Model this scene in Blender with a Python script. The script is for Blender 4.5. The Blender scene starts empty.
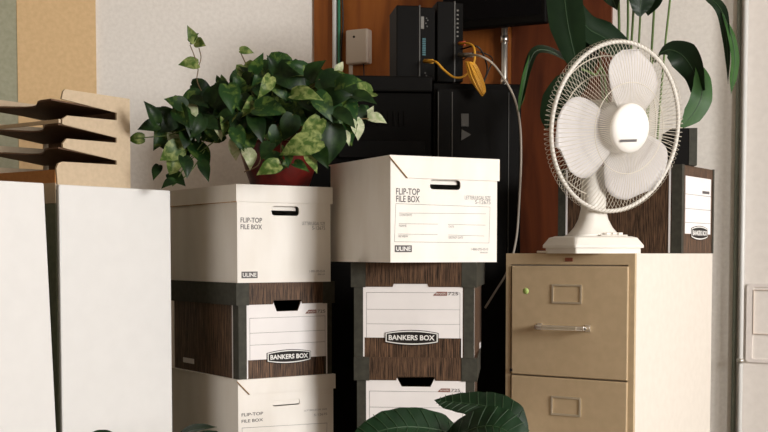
import bpy, bmesh, math, random
from mathutils import Vector, Matrix, Euler
random.seed(7)
C = bpy.context.scene.collection
R = math.radians
H = 1.33            # camera height
F = 1190.0          # focal length in pixels of the 768 px frame
PIT = R(3.0)
PY0 = 253 + F*math.tan(PIT)

def ray(px, py):
    xr = (px-384)/F; yr = -(py-PY0)/F
    return Vector((xr, math.cos(PIT)+yr*math.sin(PIT), -math.sin(PIT)+yr*math.cos(PIT)))
def P(px, py, Y):
    d = ray(px, py); t = Y/d.y
    return Vector((d.x*t, Y, H+d.z*t))
def on_plane(px, py, o, n):
    d = ray(px, py); c = Vector((0,0,H))
    t = (Vector(o)-c).dot(n)/d.dot(n)
    return c+d*t
def face(px, py, loc, rz):
    """local (x,z) on the front face (local y=0) of a thing at loc, rotated rz"""
    n = Vector((math.sin(rz), -math.cos(rz), 0)); p = on_plane(px, py, loc, n)-Vector(loc)
    return p.x*math.cos(rz)+p.y*math.sin(rz), p.z

# ------------------------------------------------------------------ materials
def mat(name, col, rough=.6, metal=0, spec=.5, **k):
    m = bpy.data.materials.new(name); m.use_nodes = True
    nt = m.node_tree; b = nt.nodes['Principled BSDF']
    b.inputs['Base Color'].default_value = (*col, 1); b.inputs['Roughness'].default_value = rough
    b.inputs['Metallic'].default_value = metal; b.inputs['Specular IOR Level'].default_value = spec
    for a, v in k.items(): b.inputs[a.replace('_', ' ')].default_value = v
    return m
def noise_col(m, c1, c2, scale=(10,10,10), detail=6, lo=.35, hi=.65, bump=0, nscale=1., nrough=.5, dist=0, extra=None):
    nt = m.node_tree; N = nt.nodes; L = nt.links; b = N['Principled BSDF']
    tc = N.new('ShaderNodeTexCoord'); mp = N.new('ShaderNodeMapping'); mp.inputs['Scale'].default_value = scale
    nz = N.new('ShaderNodeTexNoise'); nz.inputs['Scale'].default_value = nscale; nz.inputs['Detail'].default_value = detail
    nz.inputs['Roughness'].default_value = nrough; nz.inputs['Distortion'].default_value = dist
    cr = N.new('ShaderNodeValToRGB'); cr.color_ramp.elements[0].position = lo; cr.color_ramp.elements[1].position = hi
    cr.color_ramp.elements[0].color = (*c1, 1); cr.color_ramp.elements[1].color = (*c2, 1)
    if extra:
        for p, c in extra:
            e = cr.color_ramp.elements.new(p); e.color = (*c, 1)
    L.new(tc.outputs['Object'], mp.inputs['Vector']); L.new(mp.outputs[0], nz.inputs['Vector'])
    L.new(nz.outputs['Fac'], cr.inputs['Fac']); L.new(cr.outputs['Color'], b.inputs['Base Color'])
    if bump:
        bp = N.new('ShaderNodeBump'); bp.inputs['Strength'].default_value = bump; bp.inputs['Distance'].default_value = .002
        L.new(nz.outputs['Fac'], bp.inputs['Height']); L.new(bp.outputs[0], b.inputs['Normal'])
    return m
M = {}
def nm(key, c1, c2, rough=.6, metal=0, spec=.5, scale=(10,10,10), **k):
    M[key] = noise_col(mat(key, c1, rough, metal, spec), c1, c2, scale, **k)
nm('white_card', (.80,.76,.70), (.86,.83,.78), .75, spec=.2, scale=(14,14,5), bump=.05)
nm('card_edge', (.30,.17,.08), (.42,.26,.13), .9, spec=.1, scale=(300,300,300))
nm('woodgrain_print', (.012,.006,.003), (.27,.15,.085), .6, spec=.3, scale=(560,560,16), detail=6, lo=.42, hi=.72, nrough=.65)
nm('olive_band', (.038,.037,.028), (.054,.052,.040), .7, spec=.25, scale=(60,60,60))
nm('label_white', (.80,.77,.76), (.86,.83,.82), .7, spec=.25, scale=(8,8,8))
M['ink_grey'] = mat('ink_grey', (.13,.12,.12), .8, spec=.1)
M['ink_light'] = mat('ink_light', (.27,.26,.26), .8, spec=.1)
M['ink_black'] = mat('ink_black', (.018,.015,.014), .6, spec=.2)
M['ink_white'] = mat('ink_white', (.8,.79,.76), .7, spec=.2)
M['ink_brown'] = mat('ink_brown', (.20,.06,.035), .7, spec=.2)
nm('wall_paint', (.83,.79,.73), (.90,.86,.80), .85, spec=.2, scale=(70,70,70), detail=8, bump=.35)
nm('tan_paint', (.76,.53,.28), (.82,.58,.32), .8, spec=.2, scale=(60,60,60), bump=.2)
nm('green_grey_paint', (.38,.38,.27), (.44,.44,.32), .8, spec=.2, scale=(60,60,60), bump=.2)
nm('side_wall_paint', (.80,.75,.70), (.84,.79,.74), .8, spec=.2, scale=(40,40,40), bump=.15)
nm('plywood', (.17,.046,.008), (.39,.13,.023), .5, spec=.4, scale=(9,9,1.1), detail=8, dist=1.2, lo=.3, hi=.72, nscale=1.4, extra=[(.5,(.30,.090,.015))])
nm('shaded_plywood', (.055,.012,.004), (.15,.036,.010), .6, spec=.25, scale=(9,9,1.1), detail=8, dist=1.2, lo=.3, hi=.72, nscale=1.4)  # darker plywood, the shade behind the fan put into its colour
nm('floor_concrete', (.12,.09,.06), (.17,.13,.09), .6, scale=(3,3,3))
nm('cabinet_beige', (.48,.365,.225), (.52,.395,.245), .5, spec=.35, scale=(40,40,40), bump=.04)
nm('cabinet_beige_lit', (.68,.63,.56), (.71,.66,.59), .5, spec=.35, scale=(40,40,40), bump=.04)  # cabinet beige lightened, strong light on the side put into the colour
nm('white_enamel', (.735,.73,.715), (.755,.75,.735), .55, spec=.3, scale=(20,20,20), bump=.03)
nm('green_enamel', (.15,.16,.10), (.19,.20,.13), .6, scale=(60,60,60), bump=.1)
nm('tan_tray', (.52,.41,.28), (.57,.45,.31), .6, spec=.3, scale=(90,90,90), bump=.05)
nm('rust_tray', (.40,.17,.05), (.46,.20,.06), .6, spec=.3, scale=(90,90,90), bump=.05)
nm('brown_tray', (.10,.055,.030), (.13,.07,.04), .6, spec=.3, scale=(90,90,90), bump=.05)
nm('fan_plastic', (.70,.67,.61), (.74,.71,.65), .4, spec=.4, scale=(5,5,5))
nm('cap_plastic', (.80,.77,.72), (.83,.80,.75), .4, spec=.4)
M['fan_wire'] = mat('fan_wire', (.66,.61,.51), .35, spec=.5)
nm('fan_blade', (.58,.555,.545), (.61,.585,.575), .4, spec=.3, scale=(5,5,5))
M['chrome'] = mat('chrome', (.92,.89,.84), .3, 1)
M['brushed'] = mat('brushed', (.72,.65,.52), .45, .8)
M['black_metal'] = mat('black_metal', (.0045,.004,.0035), .6, spec=.05)
M['black_plastic'] = mat('black_plastic', (.0045,.004,.0035), .6, spec=.08)
M['edge_metal'] = mat('edge_metal', (.05,.047,.04), .4, spec=.5)
M['black_glass'] = mat('black_glass', (.003,.003,.004), .3, spec=.1)
M['port'] = mat('port', (.02,.11,.13), .5)
M['port_grey'] = mat('port_grey', (.16,.15,.13), .5)
M['yellow_cable'] = mat('yellow_cable', (.62,.30,.02), .5)
M['black_cable'] = mat('black_cable', (.012,.01,.01), .5)
M['grey_cable'] = mat('grey_cable', (.42,.37,.31), .5)
M['red_plug'] = mat('red_plug', (.5,.06,.02), .5)
M['box_plastic'] = mat('box_plastic', (.50,.42,.34), .5)
M['pipe_white'] = mat('pipe_white', (.70,.70,.68), .35)
M['pipe_green'] = mat('pipe_green', (.03,.22,.12), .4)
M['pipe_grey'] = mat('pipe_grey', (.24,.27,.22), .45)
M['galvanised'] = mat('galvanised', (.62,.60,.55), .35, .8)
nm('red_pot', (.045,.005,.004), (.13,.011,.008), .35, spec=.25, scale=(16,16,16), dist=1.0)
nm('clay_pot', (.30,.14,.07), (.36,.18,.10), .8, scale=(30,30,30))
nm('soil', (.02,.013,.008), (.05,.03,.02), .95, scale=(90,90,90), bump=.6)
nm('dot_green', (.45,.62,.18), (.50,.66,.20), .6)
nm('pallet_wood', (.25,.16,.09), (.35,.23,.13), .8, scale=(3,60,60))
M['clear_cover'] = mat('clear_cover', (.80,.74,.70), .2, spec=.6)
M['cover_line'] = mat('cover_line', (.66,.56,.48), .5)
def leafmat(key, c1, c2, lo, hi, sc, rough=.35, sss=.15, nscale=1., stretch=(1,1,1)):
    m = mat(key, c1, rough, spec=.45)
    noise_col(m, c1, c2, tuple(sc*s for s in stretch), detail=3, lo=lo, hi=hi, bump=.15, dist=.6)
    nt = m.node_tree; b = nt.nodes['Principled BSDF']; b.inputs['Specular IOR Level'].default_value = .22; b.inputs['Roughness'].default_value = max(rough,.42); out = nt.nodes['Material Output']
    tr = nt.nodes.new('ShaderNodeBsdfTranslucent'); mx = nt.nodes.new('ShaderNodeMixShader'); mx.inputs[0].default_value = sss
    nt.links.new(b.inputs['Base Color'].links[0].from_socket, tr.inputs['Color'])
    nt.links.new(b.outputs[0], mx.inputs[1]); nt.links.new(tr.outputs[0], mx.inputs[2]); nt.links.new(mx.outputs[0], out.inputs['Surface'])
    M[key] = m
leafmat('pothos_dark', (.006,.020,.005), (.018,.045,.009), .4, .7, 40)
leafmat('pothos_mid', (.016,.052,.012), (.12,.19,.035), .5, .72, 55)
leafmat('pothos_lime', (.060,.115,.020), (.30,.35,.12), .42, .68, 60, sss=.2)
leafmat('pothos_cream', (.36,.44,.22), (.62,.64,.44), .35, .6, 60, sss=.25)
M['stem_brown'] = mat('stem_brown', (.16,.10,.04), .6)
M['stem_green'] = mat('stem_green', (.12,.20,.05), .5)
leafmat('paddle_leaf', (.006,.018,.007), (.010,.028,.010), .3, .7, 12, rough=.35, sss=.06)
leafmat('paddle_leaf_lit', (.030,.095,.022), (.055,.14,.035), .3, .7, 12, rough=.35, sss=.3)  # brighter copy of the leaf green, light on the folds painted in
leafmat('glossy_leaf', (.005,.020,.007), (.009,.034,.011), .3, .7, 20, rough=.28, sss=.05)
M['rib_green'] = mat('rib_green', (.020,.055,.016), .45)

# ------------------------------------------------------------------ mesh helpers
def box(bm, x0, y0, z0, x1, y1, z1, mi=0):
    v = [bm.verts.new(p) for p in ((x0,y0,z0),(x1,y0,z0),(x1,y1,z0),(x0,y1,z0),(x0,y0,z1),(x1,y0,z1),(x1,y1,z1),(x0,y1,z1))]
    for f in ((0,3,2,1),(4,5,6,7),(0,1,5,4),(1,2,6,5),(2,3,7,6),(3,0,4,7)):
        q = bm.faces.new([v[i] for i in f]); q.material_index = mi
def prism(bm, plan, z0, z1):
    n = len(plan); a = [bm.verts.new((p[0],p[1],z0)) for p in plan]; b = [bm.verts.new((p[0],p[1],z1)) for p in plan]
    bm.faces.new(a); bm.faces.new(b[::-1])
    for i in range(n): bm.faces.new((a[i],b[i],b[(i+1)%n],a[(i+1)%n]))
    bmesh.ops.recalc_face_normals(bm, faces=bm.faces[:])
def bevel(bm, w, seg=2):
    bmesh.ops.bevel(bm, geom=bm.edges[:], offset=w, segments=seg, affect='EDGES', profile=.5)
def plate(bm, outline, holes=(), y0=0., y1=.003, mi=0):
    """flat outline in XZ (with holes) given thickness from y0 to y1"""
    tmp = bmesh.new(); 
    for lp in [outline]+list(holes):
        vs = [tmp.verts.new((p[0], y0, p[1])) for p in lp]
        for i in range(len(vs)): tmp.edges.new((vs[i], vs[(i+1)%len(vs)]))
    bmesh.ops.triangle_fill(tmp, use_beauty=True, use_dissolve=False, edges=tmp.edges[:])
    r = bmesh.ops.extrude_face_region(tmp, geom=tmp.faces[:])
    for e in r['geom']:
        if isinstance(e, bmesh.types.BMVert): e.co.y = y1
    bmesh.ops.recalc_face_normals(tmp, faces=tmp.faces[:])
    me = bpy.data.meshes.new('t'); tmp.to_mesh(me); tmp.free()
    n0 = len(bm.faces); bm.from_mesh(me); bpy.data.meshes.remove(me)
    bm.faces.ensure_lookup_table()
    for f in bm.faces[n0:]: f.material_index = mi
def rrect(x0, z0, x1, z1, r, n=4):
    pts = []
    for cx, cz, a0 in ((x1-r,z1-r,0),(x0+r,z1-r,90),(x0+r,z0+r,180),(x1-r,z0+r,270)):
        for i in range(n+1):
            a = R(a0+90*i/n); pts.append((cx+r*math.cos(a), cz+r*math.sin(a)))
    return pts
def catmull(pts, n=6):
    pts = [Vector(p) for p in pts]
    if len(pts) < 3: return pts
    P_ = [2*pts[0]-pts[1]]+pts+[2*pts[-1]-pts[-2]]; out = []
    for i in range(1, len(P_)-2):
        a, b, c, d = P_[i-1:i+3]
        for k in range(n):
            t = k/n
            out.append(.5*((2*b)+(c-a)*t+(2*a-5*b+4*c-d)*t*t+(3*b-a-3*c+d)*t**3))
    out.append(pts[-1]); return out
def tube(bm, pts, r, seg=6, closed=False, r1=None, mi=0):
    pts = [Vector(p) for p in pts]; n = len(pts); rings = []
    prev = None
    for i, p in enumerate(pts):
        if closed: t = pts[(i+1)%n]-pts[i-1]
        else: t = pts[min(i+1,n-1)]-pts[max(i-1,0)]
        t.normalize()
        if prev is None:
            a = t.cross(Vector((0,0,1)))
            if a.length < .1: a = t.cross(Vector((1,0,0)))
        else: a = prev-t*prev.dot(t)
        a.normalize(); prev = a; b = t.cross(a)
        rr = r if r1 is None else r+(r1-r)*i/(n-1)
        rings.append([bm.verts.new(p+(a*math.cos(2*math.pi*k/seg)+b*math.sin(2*math.pi*k/seg))*rr) for k in range(seg)])
    for i in range(n if closed else n-1):
        A, B = rings[i], rings[(i+1)%n]
        for k in range(seg):
            f = bm.faces.new((A[k],A[(k+1)%seg],B[(k+1)%seg],B[k])); f.smooth = True; f.material_index = mi
    if not closed:
        bm.faces.new(rings[0][::-1]).material_index = mi; bm.faces.new(rings[-1]).material_index = mi
def lathe(bm, prof, seg=32, M4=None, mi=0, smooth=True):
    """profile of (r, z) round local z"""
    M4 = M4 or Matrix(); rings = []
    for r, z in prof:
        if r < 1e-6: rings.append([bm.verts.new(M4@Vector((0,0,z)))])
        else: rings.append([bm.verts.new(M4@Vector((r*math.cos(2*math.pi*k/seg), r*math.sin(2*math.pi*k/seg), z))) for k in range(seg)])
    for A, B in zip(rings, rings[1:]):
        for k in range(seg):
            k2 = (k+1)%seg
            if len(A) == 1 and len(B) == 1: continue
            if len(A) == 1: f = bm.faces.new((A[0],B[k2],B[k]))
            elif len(B) == 1: f = bm.faces.new((A[k],A[k2],B[0]))
            else: f = bm.faces.new((A[k],A[k2],B[k2],B[k]))
            f.smooth = smooth; f.material_index = mi
def text_into(bm, s, x0, z0, x1, z1, y, mi=0, bold=0.):
    cu = bpy.data.curves.new('t', 'FONT'); cu.body = s; cu.offset = bold; cu.resolution_u = 3
    o = bpy.data.objects.new('t', cu); C.objects.link(o)
    dg = bpy.context.evaluated_depsgraph_get(); dg.update()
    me = bpy.data.meshes.new_from_object(o.evaluated_get(dg))
    bpy.data.objects.remove(o); bpy.data.curves.remove(cu)
    xs = [v.co.x for v in me.vertices]; ys = [v.co.y for v in me.vertices]
    a, b, c, d = min(xs), max(xs), min(ys), max(ys)
    for v in me.vertices:
        v.co = Vector((x0+(v.co.x-a)/(b-a)*(x1-x0), y, z0+(v.co.y-c)/(d-c)*(z1-z0)))
    n0 = len(bm.faces); bm.from_mesh(me); bpy.data.meshes.remove(me)
    bm.faces.ensure_lookup_table()
    for f in bm.faces[n0:]: f.material_index = mi; 
def obj(name, bm, m, parent=None, smooth=False, kind=None, label=None):
    me = bpy.data.meshes.new(name); 
    if smooth:
        for f in bm.faces: f.smooth = True
    bm.to_mesh(me); bm.free()
    for x in (m if isinstance(m, (list,tuple)) else [m]): me.materials.append(M[x])
    o = bpy.data.objects.new(name, me); C.objects.link(o)
    if parent: o.parent = parent
    if kind: o['kind'] = kind
    if label: o['label'] = label
    return o
def tag(o, label, cat, group=None):
    o['label'] = label; o['category'] = cat
    if group: o['group'] = group
    return o
def thing(name, label, cat, loc=(0,0,0), rz=0, group=None, rot=None):
    o = bpy.data.objects.new(name, None); C.objects.link(o); o.location = loc
    o.rotation_euler = rot or (0,0,rz); o.empty_display_size = .05
    return tag(o, label, cat, group)
def bxo(name, dims, m, parent=None, bev=0, kind=None, label=None):
    bm = bmesh.new(); box(bm, *dims)
    if bev: bevel(bm, bev)
    return obj(name, bm, m, parent, kind=kind, label=label)

# ------------------------------------------------------------------ the room
Wd = Vector((.898,-.44,0)); Wn = Vector((-.44,-.898,0)).normalized()    # back wall direction and its normal to the room
Wo = Vector((.306,4.6,0))
WA = math.atan2(Wd.y, Wd.x)
def wall_x(px):                                                          # distance along the back wall seen at column px
    k = (px-384)/F
    t = (k*Wo.y-Wo.x)/(Wd.x-k*Wd.y); return t
def wall_p(px, py, off=0.):
    p = on_plane(px, py, Wo+Wn*off, Wn); return p
def wall_piece(name, a, b, z0, z1, th, m, kind='structure', back=0.):
    o = bxo(name, (a, -th, z0, b, back, z1), m, kind=kind)
    o.location = Wo; o.rotation_euler.z = WA; return o
wall_piece('wall_back', wall_x(317)-.12, wall_x(741), 0, 3.0, 0, 'wall_paint', back=.12)
Cn = Wo+Wd*wall_x(316.5); LA = math.atan2(.30,.954)
def left_piece(name, a, b, z1, th, m, back=0.):
    o = bxo(name, (a,-th,0,b,back,z1), m, kind='structure'); o.location = Cn; o.rotation_euler.z = LA
lx_ = lambda px: face(px, 100, Cn, LA)[0]
left_piece('wall_left', -2.9, 0, 3.0, 0, 'wall_paint', .1)
left_piece('trim_1', lx_(18), lx_(96.5), 2.98, .015, 'tan_paint')
left_piece('trim_2', lx_(18)-.8, lx_(18), 2.98, .012, 'green_grey_paint')
wall_piece('wall_right', wall_x(746), 3.45, 0, 3.0, .05, 'side_wall_paint', back=.12)
bxo('floor', (-3.4,-2.4,-.05,3.7,6.4,0), 'floor_concrete', kind='structure')
bxo('ceiling', (-3.4,-2.4,3.0,3.7,6.4,3.05), 'side_wall_paint', kind='structure')
o = tag(wall_piece('plywood_panel', wall_x(317), wall_x(512), .02, 2.98, .018, 'plywood', kind=''), 'orange-brown plywood sheet on the wall behind the black rack', 'wall panel')
tag(wall_piece('shade_sheet', wall_x(512)+.001, wall_x(610), .02, 2.98, .020, 'shaded_plywood', kind=''), 'dark reddish-brown sheet on the wall behind the fan leaves, plywood with painted shade', 'wall panel')  # added sheet standing in for shade on the plywood
# side wall with the window the daylight comes through (outside the frame, right)
SX = 3.6
for nme, d in (('wall_side', (SX,-2.4,0,SX+.1,4.1,.9)),):
    bm = bmesh.new(); box(bm, *d); box(bm, SX,-2.4,2.8,SX+.1,4.1,3.0); box(bm, SX,-2.4,.9,SX+.1,-1.5,2.8); box(bm, SX,.6,.9,SX+.1,4.1,2.8)
    obj(nme, bm, 'side_wall_paint', kind='structure')
bm = bmesh.new(); 
for d in ((SX,-1.5,.9,SX+.06,-1.45,2.8),(SX,.55,.9,SX+.06,.6,2.8),(SX,-1.45,.9,SX+.06,.55,.95),(SX,-1.45,2.75,SX+.06,.55,2.8)): box(bm, *d)
obj('unseen_window_1', bm, 'white_enamel', kind='structure')

# ------------------------------------------------------------------ conduits on the walls
def pipe(name, px, y0, y1, r, m, label, cat, off, extra=()):
    a = wall_p(px, y0, off); b = wall_p(px, y1, off); c_ = wall_p(px, min(y0,200) if y0 > 260 else 45, off); a.x, a.y = b.x, b.y = c_.x, c_.y
    bm = bmesh.new(); tube(bm, [Vector((0,0,0)), (b-a)*.5, b-a], r, 12)
    t = thing(name, label, cat, a); obj('pipe', bm, m, t)
    for i, (z, rr, hh, mm) in enumerate(extra):
        bm = bmesh.new(); lathe(bm, [(r,-hh),(rr,-hh),(rr,hh),(r,hh)], 16, Matrix.Translation((0,0,z))); obj('coupling', bm, mm, t)
    return t
pipe('conduit_pipe', 743, 700, -140, .0085, 'pipe_white', 'thin white conduit running up the right wall, pale and glossy', 'pipe', .065, [(wall_p(743,366).z-wall_p(743,700).z, .0125, .008, 'galvanised')])
pipe('conduit_pipe', 736.5, 700, -140, .008, 'pipe_grey', 'thin grey-green conduit running just left of the white conduit', 'pipe', .010)
pipe('conduit_pipe', 334.5, 250, -140, .0085, 'pipe_white', 'pale conduit on the plywood, left of the green conduit', 'pipe', .03)
pipe('conduit_pipe', 339, 250, -140, .006, 'pipe_green', 'green conduit on the plywood beside the pale conduit', 'pipe', .027)
t = pipe('conduit_pipe', 504.5, 140, 22, .0115, 'galvanised', 'shiny galvanised conduit rising from the black rack to the screen', 'pipe', .035, [(wall_p(504,40).z-wall_p(504,140).z, .0145, .012, 'chrome'),(wall_p(504,82).z-wall_p(504,140).z, .0145, .010, 'chrome')])
# dark wire beside the green conduit
bm = bmesh.new(); tube(bm, catmull([wall_p(341,-20,.03), wall_p(343,20,.03), wall_p(341,60,.03), wall_p(345,110,.03)]), .0035)
tag(obj('wire', bm, 'black_cable'), 'thin black wire hanging beside the green conduit on the plywood', 'wire')

# clear cover on right wall
a = wall_p(747,280,.055); rz = WA
t = thing('plastic_cover', 'clear plastic cover plate on the right wall beyond the white conduit', 'cover', wall_p(744,366,.052), rz)
def wf(px, py):
    p = wall_p(px,py,.052)-t.location; return p.dot(Wd), p.z
x0,z0 = wf(746,362); x1,z1 = wf(790,284)
bm = bmesh.new(); plate(bm, rrect(x0,z0,x1,z1,.012), [rrect(x0+.02,z0+.012,x1-.01,z1-.012,.008)], -.008, 0); obj('frame', bm, 'clear_cover', t)
bm = bmesh.new(); plate(bm, rrect(x0+.02,z0+.012,x1-.01,z1-.012,.008), (), -.002, 0); obj('pane', bm, 'side_wall_paint', t)
bm = bmesh.new(); xa,za = wf(753,334); xb,zb = wf(790,290)
plate(bm, rrect(xa,za,xb,zb,.002), [rrect(xa+.002,za+.002,xb-.002,zb-.002,.001)], -.010, -.002); obj('outline', bm, 'cover_line', t)

# white wall box on plywood
a = wall_p(350.5,66,.019)
t = thing('junction_box', 'small cream plastic box fixed to the plywood beside green conduit', 'wall box', a, WA)
sc = (a-Vector((0,0,H))).length/F
w_, h_ = 21.5*sc*1.12, 33*sc
bm = bmesh.new(); box(bm, 0,-.045,0,w_,0,h_); bevel(bm, .008, 3); obj('body', bm, 'box_plastic', t, smooth=False)
bm = bmesh.new(); lathe(bm, [(0,.003),(.004,.003),(.005,0)], 12, Matrix.Translation((w_*.4,-.045,h_*.78))@Matrix.Rotation(R(90),4,'X')); obj('screw', bm, 'ink_black', t)
bm = bmesh.new(); tube(bm, [(w_*.12,-.02,0),(w_*.12,-.02,-.07)], .008, 10); obj('cable_gland', bm, 'box_plastic', t)
bm = bmesh.new(); tube(bm, [(w_*.7,-.02,0),(w_*.72,-.02,-.05),(w_*.75,-.02,-.12)], .0025, 8); obj('wire', bm, 'black_cable', t)

# ------------------------------------------------------------------ screen at the top
rz = WA; a = wall_p(447, 31, .16)
t = thing('monitor', 'black flat screen mounted high on the plywood, cut by the top edge', 'monitor', a, rz)
x1 = (wall_p(546,24,.16)-a).dot(Wd)
bm = bmesh.new(); box(bm, -.02,0,0,x1,.04,.30); bevel(bm,.008,3); obj('bezel', bm, 'black_plastic', t)
bm = bmesh.new(); box(bm, .0,-.002,.03,x1-.02,0,.28); obj('screen', bm, 'black_glass', t)
bm = bmesh.new(); box(bm, .08,.04,.05,x1-.08,.10,.25); bevel(bm,.01); obj('rear_housing', bm, 'black_plastic', t)
bm = bmesh.new(); box(bm, .12,.10,.10,.20,.138,.20); obj('bracket', bm, 'black_metal', t)

# ------------------------------------------------------------------ black rack and equipment
ra = R(5); ro = P(433,83,3.82); ro.z = 0
rt = P(433,83,3.82).z
t = thing('server_cabinet', 'tall black equipment cabinet behind the right-hand box stack', 'cabinet', ro, ra)
W_ = .285; D_ = .42
bm = bmesh.new(); box(bm, 0,0,0,W_,D_,rt); bevel(bm,.003,1); obj('body', bm, 'black_metal', t)
bm = bmesh.new(); box(bm, .012,-.018,.05,W_-.012,0,rt-.02); bevel(bm,.002,1); d = obj('door', bm, 'black_plastic', t)
for x in (.0135,.058): 
    bm = bmesh.new(); box(bm, x,-.021,.06,x+.0025,-.018,rt-.03); obj('door_edge', bm, 'edge_metal', d)
bm = bmesh.new(); box(bm, W_-.045,-.021,.06,W_-.043,-.018,rt-.03); obj('door_edge', bm, 'edge_metal', d)
lx, lz = face(462,127,ro,ra); 
bm = bmesh.new(); box(bm, lx-.006,-.022,lz,lx+.018,-.018,lz+.04); obj('nameplate', bm, 'edge_metal', d)
bm = bmesh.new(); plate(bm, [(lx-.006,lz-.045),(lx+.026,lz-.026),(lx-.004,lz-.010)], (), -.022,-.018); obj('latch', bm, 'edge_metal', d)
t = thing('equipment_chassis', 'wide black device shelf under the router boxes, behind the trailing plant', 'equipment', ro+Vector((-.004*math.cos(ra),-.004*math.sin(ra),0)), ra)
ct = P(431,77,3.82).z; W2 = .42
bm = bmesh.new(); box(bm, -W2,0,0,0,.40,ct-.05); bevel(bm,.003,1); obj('body', bm, 'black_metal', t)
bm = bmesh.new(); box(bm, -W2,-.02,ct-.05,0,.40,ct); bevel(bm,.006,2); obj('top_cover', bm, 'black_plastic', t)
bm = bmesh.new(); 
for i in range(14): box(bm, -.31+i*.017,-.004,ct-.155,-.303+i*.017,0,ct-.11)
obj('vent', bm, 'black_metal', t)
bm = bmesh.new(); box(bm, -.30,-.012,ct-.26,-.02,0,ct-.20); bevel(bm,.004,1); obj('drawer_front', bm, 'black_plastic', t)

# two upright router boxes
dv = R(-4)
def router(name, lab, px0, px1, px2, ytop0, ytop1, Y, extra):
    base = P(px0, 79, Y); base.z = ct
    t = thing(name, lab, 'network device', base, R(8))
    s = Y/F; w1 = (px1-px0)*s; 
    ztop = P(px1, ytop1, Y).z-ct
    d = .16
    bm = bmesh.new(); box(bm, 0,0,0,w1,d,ztop); bevel(bm,.003,2); obj('case', bm, 'black_plastic', t)
    bm = bmesh.new(); box(bm, w1,.0,.0,w1+.005,d,ztop+.002); bevel(bm,.001,1); obj('edge_trim', bm, 'edge_metal', t)
    w2 = (px2-px1)*s
    bm = bmesh.new(); box(bm, w1+.005,.012,.004,w1+w2,d,ztop-.002); bevel(bm,.002,1); p = obj('port_panel', bm, 'black_plastic', t)
    extra(p, w1+.005, w1+w2, ztop, s)
    return t
def ex1(p, x0, x1, zt, s):
    bm = bmesh.new(); box(bm, x0+.003,.008,zt-.17*.0-22*s,x0+.013,.012,zt-10*s); obj('sticker', bm, 'port_grey', p)
    for i in range(8):
        z = zt-(32+i*2.2)*s
        bm = bmesh.new(); box(bm, x0+.008,.009,z-.0025,x0+.019,.012,z+.0025); obj('port', bm, 'port', p)
    for i,(dx,dz) in enumerate(((.020,12),(.024,14),(.018,17),(.022,20),(.016,66),(.02,69),(.024,72))):
        bm = bmesh.new(); box(bm, x0+dx,.010,zt-dz*s,x0+dx+.004,.012,zt-dz*s+.004); obj('indicator', bm, 'edge_metal', p)
def ex2(p, x0, x1, zt, s):
    for i in range(7):
        z = zt-(8+i*4.2)*s
        bm = bmesh.new(); box(bm, x0+.006,.009,z-.003,x0+.012,.012,z+.002); obj('port', bm, 'port_grey', p)
router('router', 'black router box standing upright, with a row of blue-green ports', 396.5, 419, 436, 8, 5, 3.90, ex1)
router('router', 'second black upright router box with grey sockets, nearest the screen', 437, 454, 464, 3, 1, 3.93, ex2)

def cable(name, pts, r, m, label, seg=8, n=8):
    bm = bmesh.new(); tube(bm, catmull(pts, n), r, seg); return tag(obj(name, bm, m), label, 'cable')
yc = thing('network_cable', 'yellow network cable looping between the two black routers', 'cable', P(427,62,3.86))
o_ = yc.location.copy()
bm = bmesh.new(); tube(bm, [p-o_ for p in catmull([P(427,61.5,3.88), P(436,62,3.83), P(444,70,3.82), P(455,77.5,3.81), P(466,75,3.81), P(474,62,3.82), P(474,48,3.84), P(468,43.5,3.87), P(459,43.5,3.92)], 8)], .0038, 8)
obj('cord', bm, 'yellow_cable', yc)
bm = bmesh.new(); tube(bm, [P(424,61,3.90)-o_, P(433,61.5,3.86)-o_], .007, 4); obj('plug', bm, 'yellow_cable', yc)
bm = bmesh.new(); tube(bm, [P(459,43.5,3.93)-o_, P(465,43.2,3.90)-o_], .007, 4); obj('plug', bm, 'red_plug', yc)
# coiled bundle hanging
bm = bmesh.new()
for i in range(8):
    dx = (i-3.5)*1.3; yy = 3.76+.008*math.sin(i*2.1)
    loop = [P(468+dx*.5,62,yy), P(474+dx*.9,78,yy-.01), P(482+dx*.55,96-abs(dx)*.8,yy), P(480+dx*.9,84,yy+.015), P(472+dx,66,yy+.015)]
    tube(bm, catmull(loop+[loop[0]], 6), .0022, 6)
tag(obj('cable_coil', bm, 'yellow_cable'), 'yellow cable coiled in a bundle, hanging over the cabinet top', 'cable')
cable('cable', [P(461,49,3.92), P(478,47,3.84), P(487,66,3.92), P(484,80,3.9), P(478,78,3.88)], .0028, 'black_cable', 'thin black cable looped behind the yellow coil')
cable('cable', [P(463,60,3.92), P(476,52,3.9), P(492,58,3.95), P(488,72,3.95), P(483,84,3.92)], .0022, 'black_cable', 'second thin black cable curling right of the yellow coil')
gc = thing('cable', 'pale grey cable arching from the router down past the rack', 'cable', P(462,55,3.90)); o_ = gc.location.copy()
bm = bmesh.new(); tube(bm, [p-o_ for p in catmull([P(463,55,3.90), P(478,55.5,3.76), P(492,63,3.74), P(505,80,3.74), P(515,100,3.73), P(520,125,3.72), P(521,160,3.72), P(519,205,3.70), P(516,240,3.70), P(508,270,3.72), P(495,292,3.75), P(485,308,3.76)], 8)], .0036, 8)
obj('cord', bm, 'grey_cable', gc)
bm = bmesh.new(); tube(bm, [P(459,55,3.93)-o_, P(472,55,3.84)-o_], .0075, 8); obj('plug', bm, 'port_grey', gc)

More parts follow.
